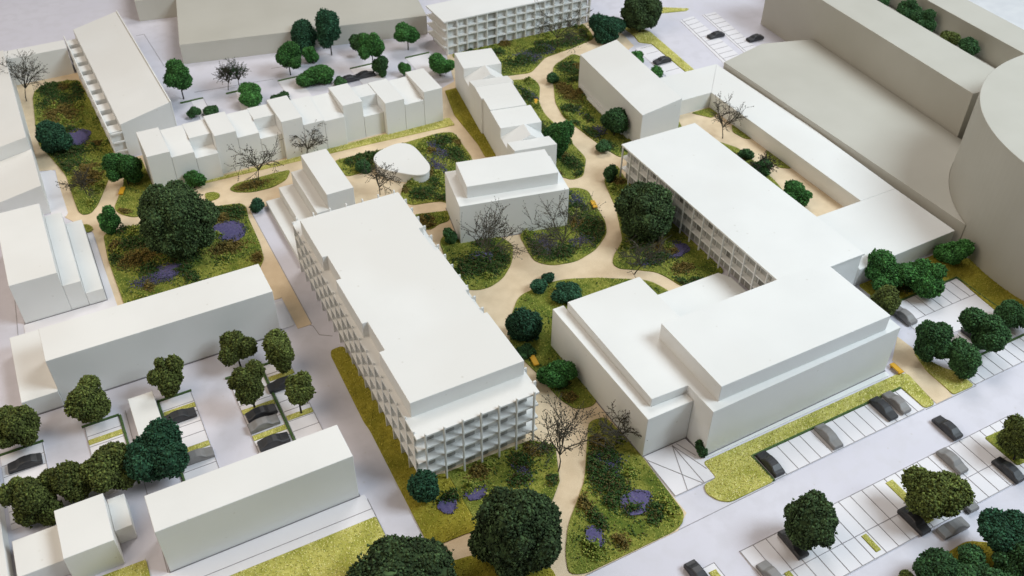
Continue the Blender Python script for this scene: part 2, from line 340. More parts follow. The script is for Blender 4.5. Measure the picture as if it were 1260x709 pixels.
lawn([(852, 1215), (826, 1132), (783, 1044), (747, 1017), (733, 999), (736, 983), (760, 967), (787, 947), (796, 924), (803, 893), (890, 893), (892, 1200), (905, 1252), (875, 1240)], herbs=0.45, r=14)
lawn([(553, 999), (510, 950), (489, 907), (490, 875), (496, 835), (499, 774), (510, 745), (536, 741), (549, 750), (549, 862), (700, 862), (775, 872), (777, 900), (763, 936), (690, 980), (643, 1001), (606, 1006)], herbs=0.1, r=16)
lawn([(239, 1010), (243, 1020), (263, 1021), (268, 735), (300, 730), (300, 690), (300, 625), (285, 632), (243, 633), (233, 642), (237, 847), (235, 863)], kind='gold', r=8)
lawn([(300.5, 730), (425, 727), (451, 702), (426, 648), (408, 631), (385, 610), (340, 622), (300.5, 625)], herbs=0.6, r=0)
lawn([(240, 606), (300, 596), (345, 560), (352, 534), (338, 480), (212, 480), (215, 590)], kind='gold', r=6)
lawn([(514, 719), (537, 716), (541, 707), (545.5, 631), (543, 557), (542, 532), (533, 520), (516, 514), (383, 514), (366, 523), (377, 550), (401, 584), (432, 612), (455, 633), (485, 677)], herbs=0.75, r=12)
lawn([(613, 556), (591, 555), (586, 542), (593, 526), (605, 517), (678, 517), (678, 564), (954, 564), (954, 518), (973, 517), (983, 580), (968, 586), (613, 586)], kind='lime', r=6, dens=0.28)
lawn([(1025, 608), (1040, 562), (1053, 548), (1052, 517), (1011, 518), (1013, 570)], kind='lime', r=5)
lawn([(1064, 708), (1224, 706), (1218, 660), (1214, 612), (1262, 560), (1285, 560), (1282, 720), (1275, 766), (1064, 766)], kind='gold', r=4)
lawn([(191, 708), (-77, 710), (-79, 560), (191, 560)], kind='lime', r=3)
lawn([(-79.5, 779), (-165, 781), (-165, 650), (-81, 650)], kind='lime', r=3)
lawn([(1246, 1480), (1258, 1648), (1236, 1668), (1244, 1700), (1248, 1790), (1262, 1790), (1290, 1700), (1268, 1480)], kind='lime', r=5)
lawn([(1307, 1830), (1320, 1852), (1452, 1766), (1440, 1760), (1325, 1790)], kind='lime', r=4)
lawn([(1064, 1338), (1085, 1345), (1110, 1335), (1095, 1300), (1062, 1215), (1057, 1200), (1057, 960), (1100, 940), (1128, 960), (1125, 1010), (1140, 1060), (1148, 1130), (1152, 1190), (1125, 1240), (1085, 1290)], herbs=0.5, r=12)
lawn([(1150, 1345), (1198, 1345), (1198, 1318), (1176, 1310)], r=5)
lawn([(1197, 1270), (1197, 1205), (1185, 1215), (1180, 1245)], r=6)
lawn([(1197, 1160), (1197, 1085), (1178, 1100), (1175, 1135)], r=6)
lawn([(760, 330), (830, 333), (880, 300), (870, 210), (700, 210)], kind='gold', r=10)
lawn([(1045, 437), (985, 440), (985, 385), (1045, 380)], kind='meadow', r=4)

def line(parent, x0, y0, x1, y1, wd=0.8, z=1.75, m='engraving'):
    d = np.array([x1-x0, y1-y0], float); l = np.hypot(*d); n = np.array([-d[1], d[0]])/l*wd/2
    a, b = np.array([x0, y0]), np.array([x1, y1])
    return prism('engraved_line', m, parent, [tuple(a+n), tuple(a-n), tuple(b-n), tuple(b+n)], 0.0, z, bevel=0)
def pad(pts, z=1.2):
    return tag(prism('parking_pad', 'pad', None, pts, -1, z, bevel=0.2), kind='structure')
def rect(x0, x1, y0, y1): return [(x0, y0), (x1, y0), (x1, y1), (x0, y1)]
def strip(parent, x0, x1, y0, y1, m='felt', z=3.2, name='felt_border'): return box(name, m, parent, x0, x1, y0, y1, 0.0, z, bevel=0.4)
def green(parent, x0, x1, y0, y1, m='lawn_lime'):
    o = box('grass_strip', m, parent, x0, x1, y0, y1, 0.0, 2.4, bevel=0.3)
    n = int((x1-x0)*(y1-y0)*0.5); P = np.c_[rng.uniform(x0+.8, x1-.8, n), rng.uniform(y0+.8, y1-.8, n)]
    V, F = tufts(P, 2.2, 0.8, 1.8, 0.7); tag(toned(link('grass', raw_mesh('grass', V, F), None, o), 'lime', 3), kind='stuff')

# double parking rows along the near road
p = pad([(569, 453), (1050, 453), (1050, 366), (640, 366), (569, 366)])
for yy in (452.4, 402, 366.6): line(p, 569, yy, 1050, yy)
for i in range(25):
    x = 569.6+20*i
    if x < 1050: line(p, x, 402.6, x, 451.8)
    if 580 < x < 1050: line(p, x, 367.2, x, 401.4)
for (x, y, l) in [(856, 438, 24), (722, 386, 26), (601, 392, 22), (525, 438, 26)]:
    if x < 569: continue
    green(p, x-4, x+4, y-l/2, y+l/2)
green(p, 806, 818, 374, 446)
# bays in front of the largest block
p = pad(rect(680, 952, 517, 562))
strip(p, 679, 953, 562.2, 565); strip(p, 676.5, 679.5, 517, 565)
line(p, 680, 517.6, 952, 517.6)
for i in range(1, 14): line(p, 680+20*i, 518.2, 680+20*i, 561.5)
# small car park by the curved tower
p = pad(rect(1066, 1222, 612, 704), 1.0)
for x in range(1086, 1222, 20): line(p, x, 661.6, x, 703.5, z=1.6)
line(p, 1066, 661, 1222, 661, z=1.6); strip(p, 1066, 1223, 704.2, 706.4); strip(p, 1222.4, 1224.6, 612, 706.4)
p = pad(rect(1056, 1330, 517, 556), 1.0)
line(p, 1056, 517.6, 1330, 517.6, z=1.6); strip(p, 1056, 1330, 556.2, 559)
for x in range(1076, 1330, 20): line(p, x, 518.2, x, 555.5, z=1.6)
p = pad([(1056, 562), (1210, 562), (1210, 607), (1056, 607)], 0.9)
for x in range(1076, 1210, 20): line(p, x, 563, x, 606, z=1.5)
# left car park blocks, bays open to the aisles
def bay_block(x0, x1, y0, y1, hedge, greens):
    p = pad(rect(x0, x1, y0, y1), 1.0)
    for s in hedge:
        if s == 't': strip(p, x0-3, x1+1, y1+0.2, y1+3)
        if s == 'l': strip(p, x0-3.2, x0-0.2, y0, y1)
        if s == 'r': strip(p, x1+0.2, x1+3.4, y0, y1)
    y = y1-20
    while y > y0+6:
        line(p, x0+0.5, y, x1-0.5, y, z=1.5); y -= 20.5
    line(p, x0+0.45 if 'r' in hedge else x1-0.45, y0+.5, x0+0.45 if 'r' in hedge else x1-0.45, y1-.5, z=1.6)
    for g in greens: green(p, x0+0.8, x1-0.8, g-4.5, g+4.5)
bay_block(-9, 36, 840, 1033, 'tl', [1005, 926])
bay_block(89, 137, 840, 1033, 'tr', [958, 905])
bay_block(141.5, 180, 840, 1035, 't', [1004, 919])
bay_block(-111, -65, 900, 1033, 'tr', [1001, 966])
bay_block(-219, -165, 900, 1032, 't', [])
# car parks in the far right corner
p = pad([(1211, 1646), (1256, 1648), (1246, 1496), (1196, 1496)], 1.0)
for i in range(5): line(p, 1212-3.4*i+10, 1640-30*i, 1254-2*i, 1640-30*i, z=1.6)
for pts in ([(1392, 1722), (1436, 1727), (1398, 1440), (1340, 1440)], [(1460, 1722), (1500, 1722), (1455, 1440), (1412, 1440)]):
    p = pad(pts, 1.0); a, b, c, d = [np.array(q, float) for q in pts]
    for t in np.linspace(0.04, 0.98, 13):
        l, r = a+(d-a)*t, b+(c-b)*t; line(p, *(l+(r-l)*.15), *(r-(r-l)*.02), z=1.6)
    l0, l1 = a+(b-a)*.15, d+(c-d)*.15; line(p, *l0, *l1, z=1.6)
# far car park behind the terraced houses
p = pad([(236, 1868), (262, 1868), (262, 1700), (236, 1700)], 1.0); strip(p, 214, 262, 1868.2, 1871); line(p, 262, 1700, 262, 1868, z=1.6)
p = pad([(330, 1864), (352, 1864), (352, 1700), (312, 1700)], 1.0); strip(p, 310, 352, 1864.2, 1867)
p = pad([(425, 1868), (470, 1868), (470, 1700), (425, 1700)], 1.0); strip(p, 425, 470, 1868.2, 1871)
p = pad([(585, 1850), (640, 1850), (640, 1700), (585, 1700)], 1.0); strip(p, 585, 640, 1850.2, 1853)
p = pad([(715, 1842), (775, 1842), (775, 1740), (715, 1740)], 1.0); strip(p, 715, 775, 1842.2, 1845)
# entrance pavement of the largest block with its engraved pattern
p = tag(prism('pavement', 'pad', None, [(547, 631), (616, 631), (622, 593), (612, 557), (547, 557)], -1, 1.3, bevel=0.2), kind='structure')
for a in [(548, 624, 592, 558), (593, 629, 567, 557.6), (593, 629, 611, 575), (593, 629, 594, 558), (600, 629, 611, 600), (547.6, 558, 547.6, 630), (548, 557.6, 612, 557.6)]: line(p, *a, z=1.9, wd=0.8)
# pavement strips beside other buildings
for nm, pts in (('pavement', [(-79, 748), (191, 748), (191, 709), (-79, 711)]), ('pavement', [(-81, 1728), (-60, 1728), (-56, 1718), (-54, 1569), (-59, 1559), (-81, 1561)]),
                ('pavement', [(-36, 1490), (-26, 1490), (-23, 1279), (-23, 1190), (-160, 1190), (-160, 1293), (-36, 1293)]), ('pavement', [(190, 1165), (212, 1165), (212, 1100), (190, 1100)]),
                ('pavement', [(612, 590), (958, 590), (958, 600), (612, 600)])):
    o = tag(prism(nm, 'pad' if pts[0][0] != 612 else 'card', None, round_corners(pts, 4), -1, 1.1, bevel=0.2), kind='structure')
    if pts[0] == (-79, 748): line(o, -79, 724, 191, 722, z=1.6)
# engraved lines straight on the board
L0 = [(383, 512.3, 676, 515.3), (954, 515.8, 1056, 515.8), (237, 1085, 239, 1062), (239, 1062, 256, 1050), (232.4, 1091, 237, 1085), (236.8, 1092, 236.8, 1420), (-172, 1240, -160, 1450), (214, 2237, 221, 2053), (196, 2236, 214, 2237),
      (252, 1905, 420, 1885), (192, 740, 191.5, 560), (509, 455, 509, 420), (509, 455, 532, 455), (532, 455, 532, 420), (430, 1935, 470, 1930), (-55, 1040, -60, 750), (840, 1310, 840, 1311)]
for a in L0[:-1]: line(gr, *a, z=0.5)
o = tag(box('parking_pad', 'pad', None, 512, 531, 412, 454, -1, 1.0, bevel=.2), kind='structure'); green(o, 517, 527, 418, 446)

# ------------------------------------------------------------------ buildings (white card unless grey)
def joint_shade(t, pts, off=1.1):
    """dark strip round a footprint: cut joint with contact shade painted in"""
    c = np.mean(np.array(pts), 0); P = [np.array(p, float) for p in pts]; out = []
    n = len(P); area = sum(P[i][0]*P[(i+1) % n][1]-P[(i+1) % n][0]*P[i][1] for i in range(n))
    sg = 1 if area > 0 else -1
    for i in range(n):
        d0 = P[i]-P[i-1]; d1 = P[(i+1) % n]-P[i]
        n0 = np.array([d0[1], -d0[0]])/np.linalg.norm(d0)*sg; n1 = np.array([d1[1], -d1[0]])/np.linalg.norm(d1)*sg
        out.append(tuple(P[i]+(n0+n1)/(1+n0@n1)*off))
    prism('base_joint_shade', 'line', t, out, -0.6, 1.9, bevel=0)  # dark colour paints the contact shadow at the wall foot, along the cut joint
def grid_facade(t, axis, pos, inner, a0, a1, levels, step, fin_d, fin_w=2.4, z_top=None, ends=True, ground=0):
    """fins of a facade: axis 'x' runs along X at y=pos (outer), 'y' runs along Y at x=pos"""
    n = int(round((a1-a0)/step)); out = []
    sgn = 1 if inner > pos else -1
    for i in range(n+1):
        a = a0+(a1-a0)*i/n
        lo, hi = sorted((pos, pos+sgn*fin_d))
        if axis == 'x': box('fin', 'card', t, a-fin_w/2, a+fin_w/2, lo, hi, ground, z_top, bevel=0.3)
        else: box('fin', 'card', t, lo, hi, a-fin_w/2, a+fin_w/2, ground, z_top, bevel=0.3)
        out.append(a)
    return out

# --- main building: gridded storeys, recessed walls, notched attic
t = thing('office_building', 'long white main building with gridded balconies and notched attic storey', 'building', 0, 0)
box('core', 'card', t, 273, 421, 735, 1212, 0, 94.6)
for z in (24, 48.5, 73):
    prism('floor_plate', 'card', t, [(260, 723), (434, 723), (446, 1227), (263, 1227)], z-1.6, z+1.6, bevel=0.3)
prism('roof_terrace', 'card', t, [(259.5, 722.5), (434.5, 722.5), (446.5, 1228), (262.5, 1228)], 94.8, 98, bevel=0.3)
prism('attic', 'card', t, [(268, 1190), (268, 1087), (276, 1087), (276, 1028), (268, 1028), (268, 924), (276, 924), (276, 862), (268, 862), (268, 759), (431, 759), (431, 867), (424, 867), (424, 922), (430, 922), (430, 1026),
                            (424, 1026), (424, 1087), (432, 1087), (434, 1190)], 97, 124.5, bevel=0.5)
grid_facade(t, 'x', 719.8, 740, 271, 426, None, 25.8, 3.0, z_top=104, fin_w=2.2)
for i in range(19):
    y = 733+i*27.1; x = 261+(y-723)*3/504
    for z0, z1 in ((0, 22.3), (25.7, 46.8), (50.2, 71.3), (74.7, 94.7)): box('partition', 'card', t, x+0.6, x+12.0, y-1, y+1, z0, z1, bevel=0)
    box('post', 'card', t, x-1.6, x+0.4, y-0.9, y+0.9, 0, 102.5, bevel=0.2)
grid_facade(t, 'x', 1231, 1212, 272, 440, None, 26.0, 4.0, z_top=103)
for i in range(18):
    y = 740+i*27; x = 434.5+(y-731)*12/492
    box('fin', 'card', t, x, x+4, y-1.2, y+1.2, 0, 101, bevel=0.3)
for z in (1.5, 26.5, 51, 75.5):
    for i in range(6):
        a = 274+i*25.8
        box('window_pane', 'pane', t, a+3, a+13+(i*7 % 3)*3, 733.8, 735.6, z, z+18, bevel=0)
for i in range(18):
    a = 745+i*26.2
    for z in (1.5, 26.5, 51, 75.5):
        pass

# --- stepped block behind it
t = thing('stepped_block', 'stepped white block with three descending terraces behind the main building', 'building')
box('tall_step', 'card', t, 343, 391, 1293, 1431, 0, 85)
box('upper_terrace', 'card', t, 321, 342.8, 1290, 1431, 0, 56)
box('middle_terrace', 'card', t, 294, 320.8, 1240, 1430.5, 0, 31)
box('lower_terrace', 'card', t, 267, 293.8, 1236, 1429, 0, 11)

# --- rounded pavilion
t = thing('pavilion', 'low white pavilion with rounded triangular roof in the garden', 'pavilion')
PAV = smooth_poly([(488, 1459), (505, 1475), (541, 1485), (560, 1479), (571, 1460), (573, 1420), (571, 1384), (557, 1365), (537, 1367), (513, 1387), (490, 1414), (484, 1440)], 6)
cx, cy = 530, 1425
prism('wall', 'card', t, [(cx+(x-cx)*.97, cy+(y-cy)*.97) for x, y in PAV], 0, 18, bevel=0)
prism('roof', 'card', t, PAV, 18, 21.5, bevel=0.4)

# --- front terraced row: flat (F), front-sloping (S) and set-back (B) houses
t = thing('terraced_houses', 'long row of white terraced houses with stepped and sloping roofs behind the garden', 'terraced houses')
seq = 'FSBFSBFSSFBFSF'; ys = [1556]*3+[1566]*3+[1557]*3+[1565]*2+[1553]*3
hb = [0, 1, 0, 3, 2, 1, 4, 0, -3, 2, -6, -8, -8, -4]
W = (677-99)/14
for i, (k, y) in enumerate(zip(seq, ys)):
    x0, x1 = 99+W*i+0.25, 99+W*(i+1)-0.25; e = hb[i]; yb = 1646 if i not in (0, 6) else 1650
    if k == 'F': pr = [(y, 0), (y, 81+e), (yb, 81+e), (yb, 0)]
    elif k == 'S': pr = [(y, 0), (y, 67+e), (yb-8, 80+e), (yb-8, 0)]
    else: pr = [(y, 0), (y, 54+e), (y+34, 54+e), (y+34, 78+e), (yb, 78+e), (yb, 0)]
    profile_x('house', 'card', t, pr, x0, x1)

# --- second terraced row, turned, with gables
t = thing('terraced_houses', 'shorter turned row of white terraced houses with small gables', 'terraced houses', 687, 1273, -10.3)
def gable(y0, y1, dx): profile_y('house', 'card', t, [(dx, 0), (82+dx, 0), (82+dx, 57), (46+dx, 83), (dx, 60)], y0, y1)
def mono(y0, y1, dx): profile_x('house', 'card', t, [(y0, 0), (y0, 82.5), (y1, 74), (y1, 0)], dx, 82+dx)
def flat(y0, y1, dx, z, r=82): box('house', 'card', t, dx, r+dx, y0, y1, 0, z)
mono(0, 43.6, 4); gable(44, 85.8, 4); flat(86, 152.8, 4, 80); flat(153, 199.8, 4, 82, 74); flat(200, 247.8, 0, 82, 78); mono(248, 289.6, 0); gable(290, 330.8, 0); flat(331, 404, 0, 81)

# --- gridded slab at the back
t = thing('slab_building', 'white four-storey slab with gridded facade at the back', 'building')
box('core', 'card', t, 811, 1183, 1820, 1902, 0, 80.9)
for z in (21, 42, 62.5): box('floor_plate', 'card', t, 799, 1188, 1811.2, 1906, z-1.6, z+1.6, bevel=0.3)
box('roof', 'card', t, 799, 1190, 1809.5, 1907, 81, 84.5, bevel=0.3)
XS = grid_facade(t, 'x', 1810.5, 1824, 808, 1186, None, 25.2, 9.4, z_top=80.8, fin_w=2.8)
for i in range(15):
    for j, z in enumerate((1.2, 22.5, 43.5, 64)):
        if i == 4: box('window_pane', 'pane', t, XS[i]+2, XS[i+1]-2, 1818.8, 1820.6, z, z+17, bevel=0)
        else:
            a = XS[i]+4+((i*5+j*3) % 3)*3; box('window_pane', 'pane_light', t, a, a+9+(i*3+j) % 2*4, 1818.8, 1820.6, z, z+17, bevel=0)

# --- square box with attic
t = thing('square_block', 'white box building with a smaller attic box set back on its roof', 'building', 530, 1166, -11.7)
box('body', 'card', t, 0, 194, 0, 108, 0, 80)
joint_shade(t, [(0, 0), (194, 0), (194, 108), (0, 108)])
box('attic', 'card', t, 18, 180, 20, 97, 80, 103.5)

# --- plain box with sloping roof
t = thing('plain_block', 'plain white box with gently sloping roof beside the sandy path', 'building', 974, 1279, -5)
profile_y('body', 'card', t, [(0, 0), (86, 0), (86, 96), (0, 77)], 0, 272)
box('plinth', 'card', t, -4, -0.2, 40, 262, 0, 13)
box('plinth_step', 'card', t, -8, -4.2, 60, 215, 0, 6)

# --- low wing: link, long roof and front block, one L-shaped thing
t = thing('low_wing', 'low flat white wing enclosing the narrow courtyard', 'building')
prism('link_roof', 'card', t, [(1062, 1349), (1199, 1349), (1287, 1446), (1062, 1452)], 0, 35.5)
prism('wing', 'card', t, [(1199.3, 1349), (1198, 912.3), (1281, 912.3), (1291, 1150), (1287.3, 1446)], 0, 35)
prism('front_block', 'card', t, [(1058, 768), (1279, 772), (1281, 912), (1058, 912)], 0, 35)

# --- classroom building with gridded side
t = thing('long_roof_building', 'white building with long flat overhanging roof and gridded side', 'building')
box('core', 'card', t, 896, 1046, 770, 1205, 0, 71.5)
for z in (25, 49): box('floor_plate', 'card', t, 884.5, 1048, 766, 1210, z-1.3, z+1.3, bevel=0.3)
box('roof', 'card', t, 883, 1050, 763, 1213, 71.5, 75, bevel=0.4)
box('end_wall', 'card', t, 890, 1047.5, 764.5, 769.7, 0, 71.3, bevel=0.3)
YS = grid_facade(t, 'y', 882.6, 896, 798, 1208, None, 27.4, 3.0, z_top=71.3, fin_w=2.2)
for i in range(len(YS)-1):
    for j, z in enumerate((26.5, 50.5)):
        a, c = YS[i]+1.6, YS[i+1]-1.6; k = (i*7+j*5) % 4; mid = a+(c-a)*(0.35, 0.62, 0.5, 1.0)[k]
        box('window_pane', 'pane', t, 894.4, 896.6, a, mid-0.2, z, z+20.5, bevel=0)
        if k < 3: box('window_pane', 'pane_dark' if (i+j) % 3 == 0 else 'pane', t, 894.9, 896.6, mid+0.2, c, z, z+20.5, bevel=0)
    box('window_pane', 'pane', t, 895, 896.6, YS[i]+2, YS[i+1]-2, 1, 22, bevel=0)
# --- low deck between it and the largest block
t = thing('low_deck', 'low flat white deck between gridded long roof and largest block', 'deck')
prism('slab', 'card', t, [(700, 770), (872, 770), (879.5, 820), (879.5, 868), (868, 888), (740, 888), (700, 860)], 0, 13)

# --- largest block with raised roofs
t = thing('large_block', 'largest white block with raised roof boxes beside the parking bays', 'building')
prism('wing', 'card', t, [(546, 632), (618.5, 632), (618.5, 647.7), (561.7, 649.2), (561.7, 866), (561.7, 876), (543, 876)], 0, 76)
prism('hall', 'card', t, [(562, 649.5), (619, 648), (620, 594), (957, 600), (957, 755), (690, 757), (688, 866), (562, 866)], 0, 90)
joint_shade(t, [(546, 632), (618.5, 632), (620, 594), (957, 600), (957, 755), (690, 757), (688, 866), (543, 876)])
box('hall_attic', 'card', t, 637, 933, 606, 741, 90, 118)

# --- left side blocks
t = thing('long_block', 'long white block with lower end at the left car park', 'building')
box('body', 'card', t, -129, 188, 1092, 1165, 0, 86)
box('low_end', 'card', t, -177, -129.2, 1088, 1234, 0, 31)
joint_shade(t, [(-177, 1088), (-129.2, 1088), (-129, 1092), (188, 1092), (188, 1165), (-129, 1165), (-129, 1234), (-177, 1234)])
t = thing('near_block', 'long white box at the bottom left beside the lime lawn', 'building')
box('body', 'card', t, -57, 184, 748, 806, 0, 82)
joint_shade(t, [(-57, 748), (184, 748), (184, 806), (-57, 806)])
t = thing('small_house', 'small white house of three joined boxes at the bottom left', 'house')
box('tall_box', 'card', t, -160, -103, 786, 862, 0, 50); box('low_box', 'card', t, -214, -160.3, 801, 857, 0, 30); box('side_box', 'card', t, -102.7, -82, 817, 870, 0, 27)
t = thing('shed', 'tiny white shed with flat roof in the left car park', 'shed')
box('body', 'card', t, -47, -13, 948, 1043, 0, 17)
t = thing('stepped_house', 'white block with two stepped ledges at the left edge', 'building')
box('tall_part', 'card', t, -157, -88.3, 1294, 1498, 0, 78.5); box('middle_ledge', 'card', t, -88, -61.5, 1294.3, 1499, 0, 51); box('low_ledge', 'card', t, -61.2, -35, 1294, 1500, 0, 25.5)
joint_shade(t, [(-157, 1294), (-35, 1294), (-35, 1500), (-157, 1500)])
t = thing('sloping_house', 'white house with a single sloping roof above the stepped ledges', 'house')
profile_y('body', 'card', t, [(-205, 0), (-80, 0), (-80, 59.5), (-205, 36)], 1584, 1717)
t = thing('sloping_block', 'taller white block with single sloping roof at the far left edge', 'building')
profile_y('body', 'card', t, [(-205, 0), (-81, 0), (-81, 85), (-205, 64)], 1717.4, 2104)
t = thing('back_wall_block', 'low flat white block closing the far left lawn', 'building')
box('body', 'card', t, -190, 39, 2107, 2149, 0, 62)
t = thing('edge_block', 'low white block cut off by the lower left picture edge', 'building')
box('body', 'card', t, -330, -223.5, 770, 1015, 0, 27)

# --- mono-pitch building with balconies, far left
t = thing('balcony_building', 'tall white mono-pitch building with a row of open balconies', 'building', 79.5, 1708, 1.9)
profile_y('body', 'card', t, [(0, 0), (98, 0), (98, 93), (0, 72)], 0, 462)
box('eaves', 'card', t, 98.2, 101, 0, 462, 40, 95)
for i in range(10):
    y = 6+i*46
    box('balcony', 'card', t, -21, -0.3, y, y+27, 0, 57, bevel=0.4)
for z in (16, 36, 55):
    box('gallery_rail', 'card', t, -23.6, -21.3, -3, 463, z, z+7, bevel=0.3)
    box('end_rail', 'card', t, -21, -0.3, -3, -0.6, z, z+3, bevel=0.2)
for i in range(11): box('fin', 'card', t, -23.4, -21.4, i*46-1, i*46+1, 0, 54.9, bevel=0)

# --- grey surroundings
t = thing('grey_slab', 'long low beige-grey slab across the top left background', 'building', 262, 2043, -11.2)
box('body', 'grey_card', t, 0, 560, 0, 520, 0, 47)
t = thing('grey_box', 'small beige-grey box left of the long low slab at the top', 'building', 223, 2311, -10)
box('body', 'grey_card', t, -4, 150, 0, 260, 0, 52)
t = thing('grey_deck', 'wide low beige-grey deck between the low wing and the tall slab', 'building')
arc = [(1580+310.5*math.cos(a), 645+310.5*math.sin(a)) for a in np.linspace(math.radians(156.6), math.radians(104), 14)]
prism('body', 'grey_card', t, [(1293, 1430), (1293, 766)]+arc+[(1505, 976), (1541, 1401), (1541, 1428), (1424, 1462)], 0, 46)
t = thing('tall_grey_slab', 'tall beige-grey slab with dark side running to the curved tower', 'building', 1506, 976, -4.6)
box('body', 'grey_card', t, 1, 114, 2, 645, 0, 138)
t = thing('courtyard_podium', 'dark raised courtyard between the two tall grey slabs', 'podium', 1622, 1040, -4.6)
box('body', 'grey_card', t, 1, 104, -60, 640, 0, 84)
t = thing('far_grey_slab', 'far beige-grey slab behind the courtyard trees at the top right', 'building', 1730, 1040, -4.6)
box('body', 'grey_card', t, 0, 84, -60, 700, 0, 138)
t = thing('curved_tower', 'tall beige-grey tower with curved front at the right edge', 'building')
prism('body', 'grey_card', t, [(1580+310*math.cos(a), 645+310*math.sin(a)) for a in np.linspace(0, 2*math.pi, 160, endpoint=False)], 0, 212, bevel=0.6)

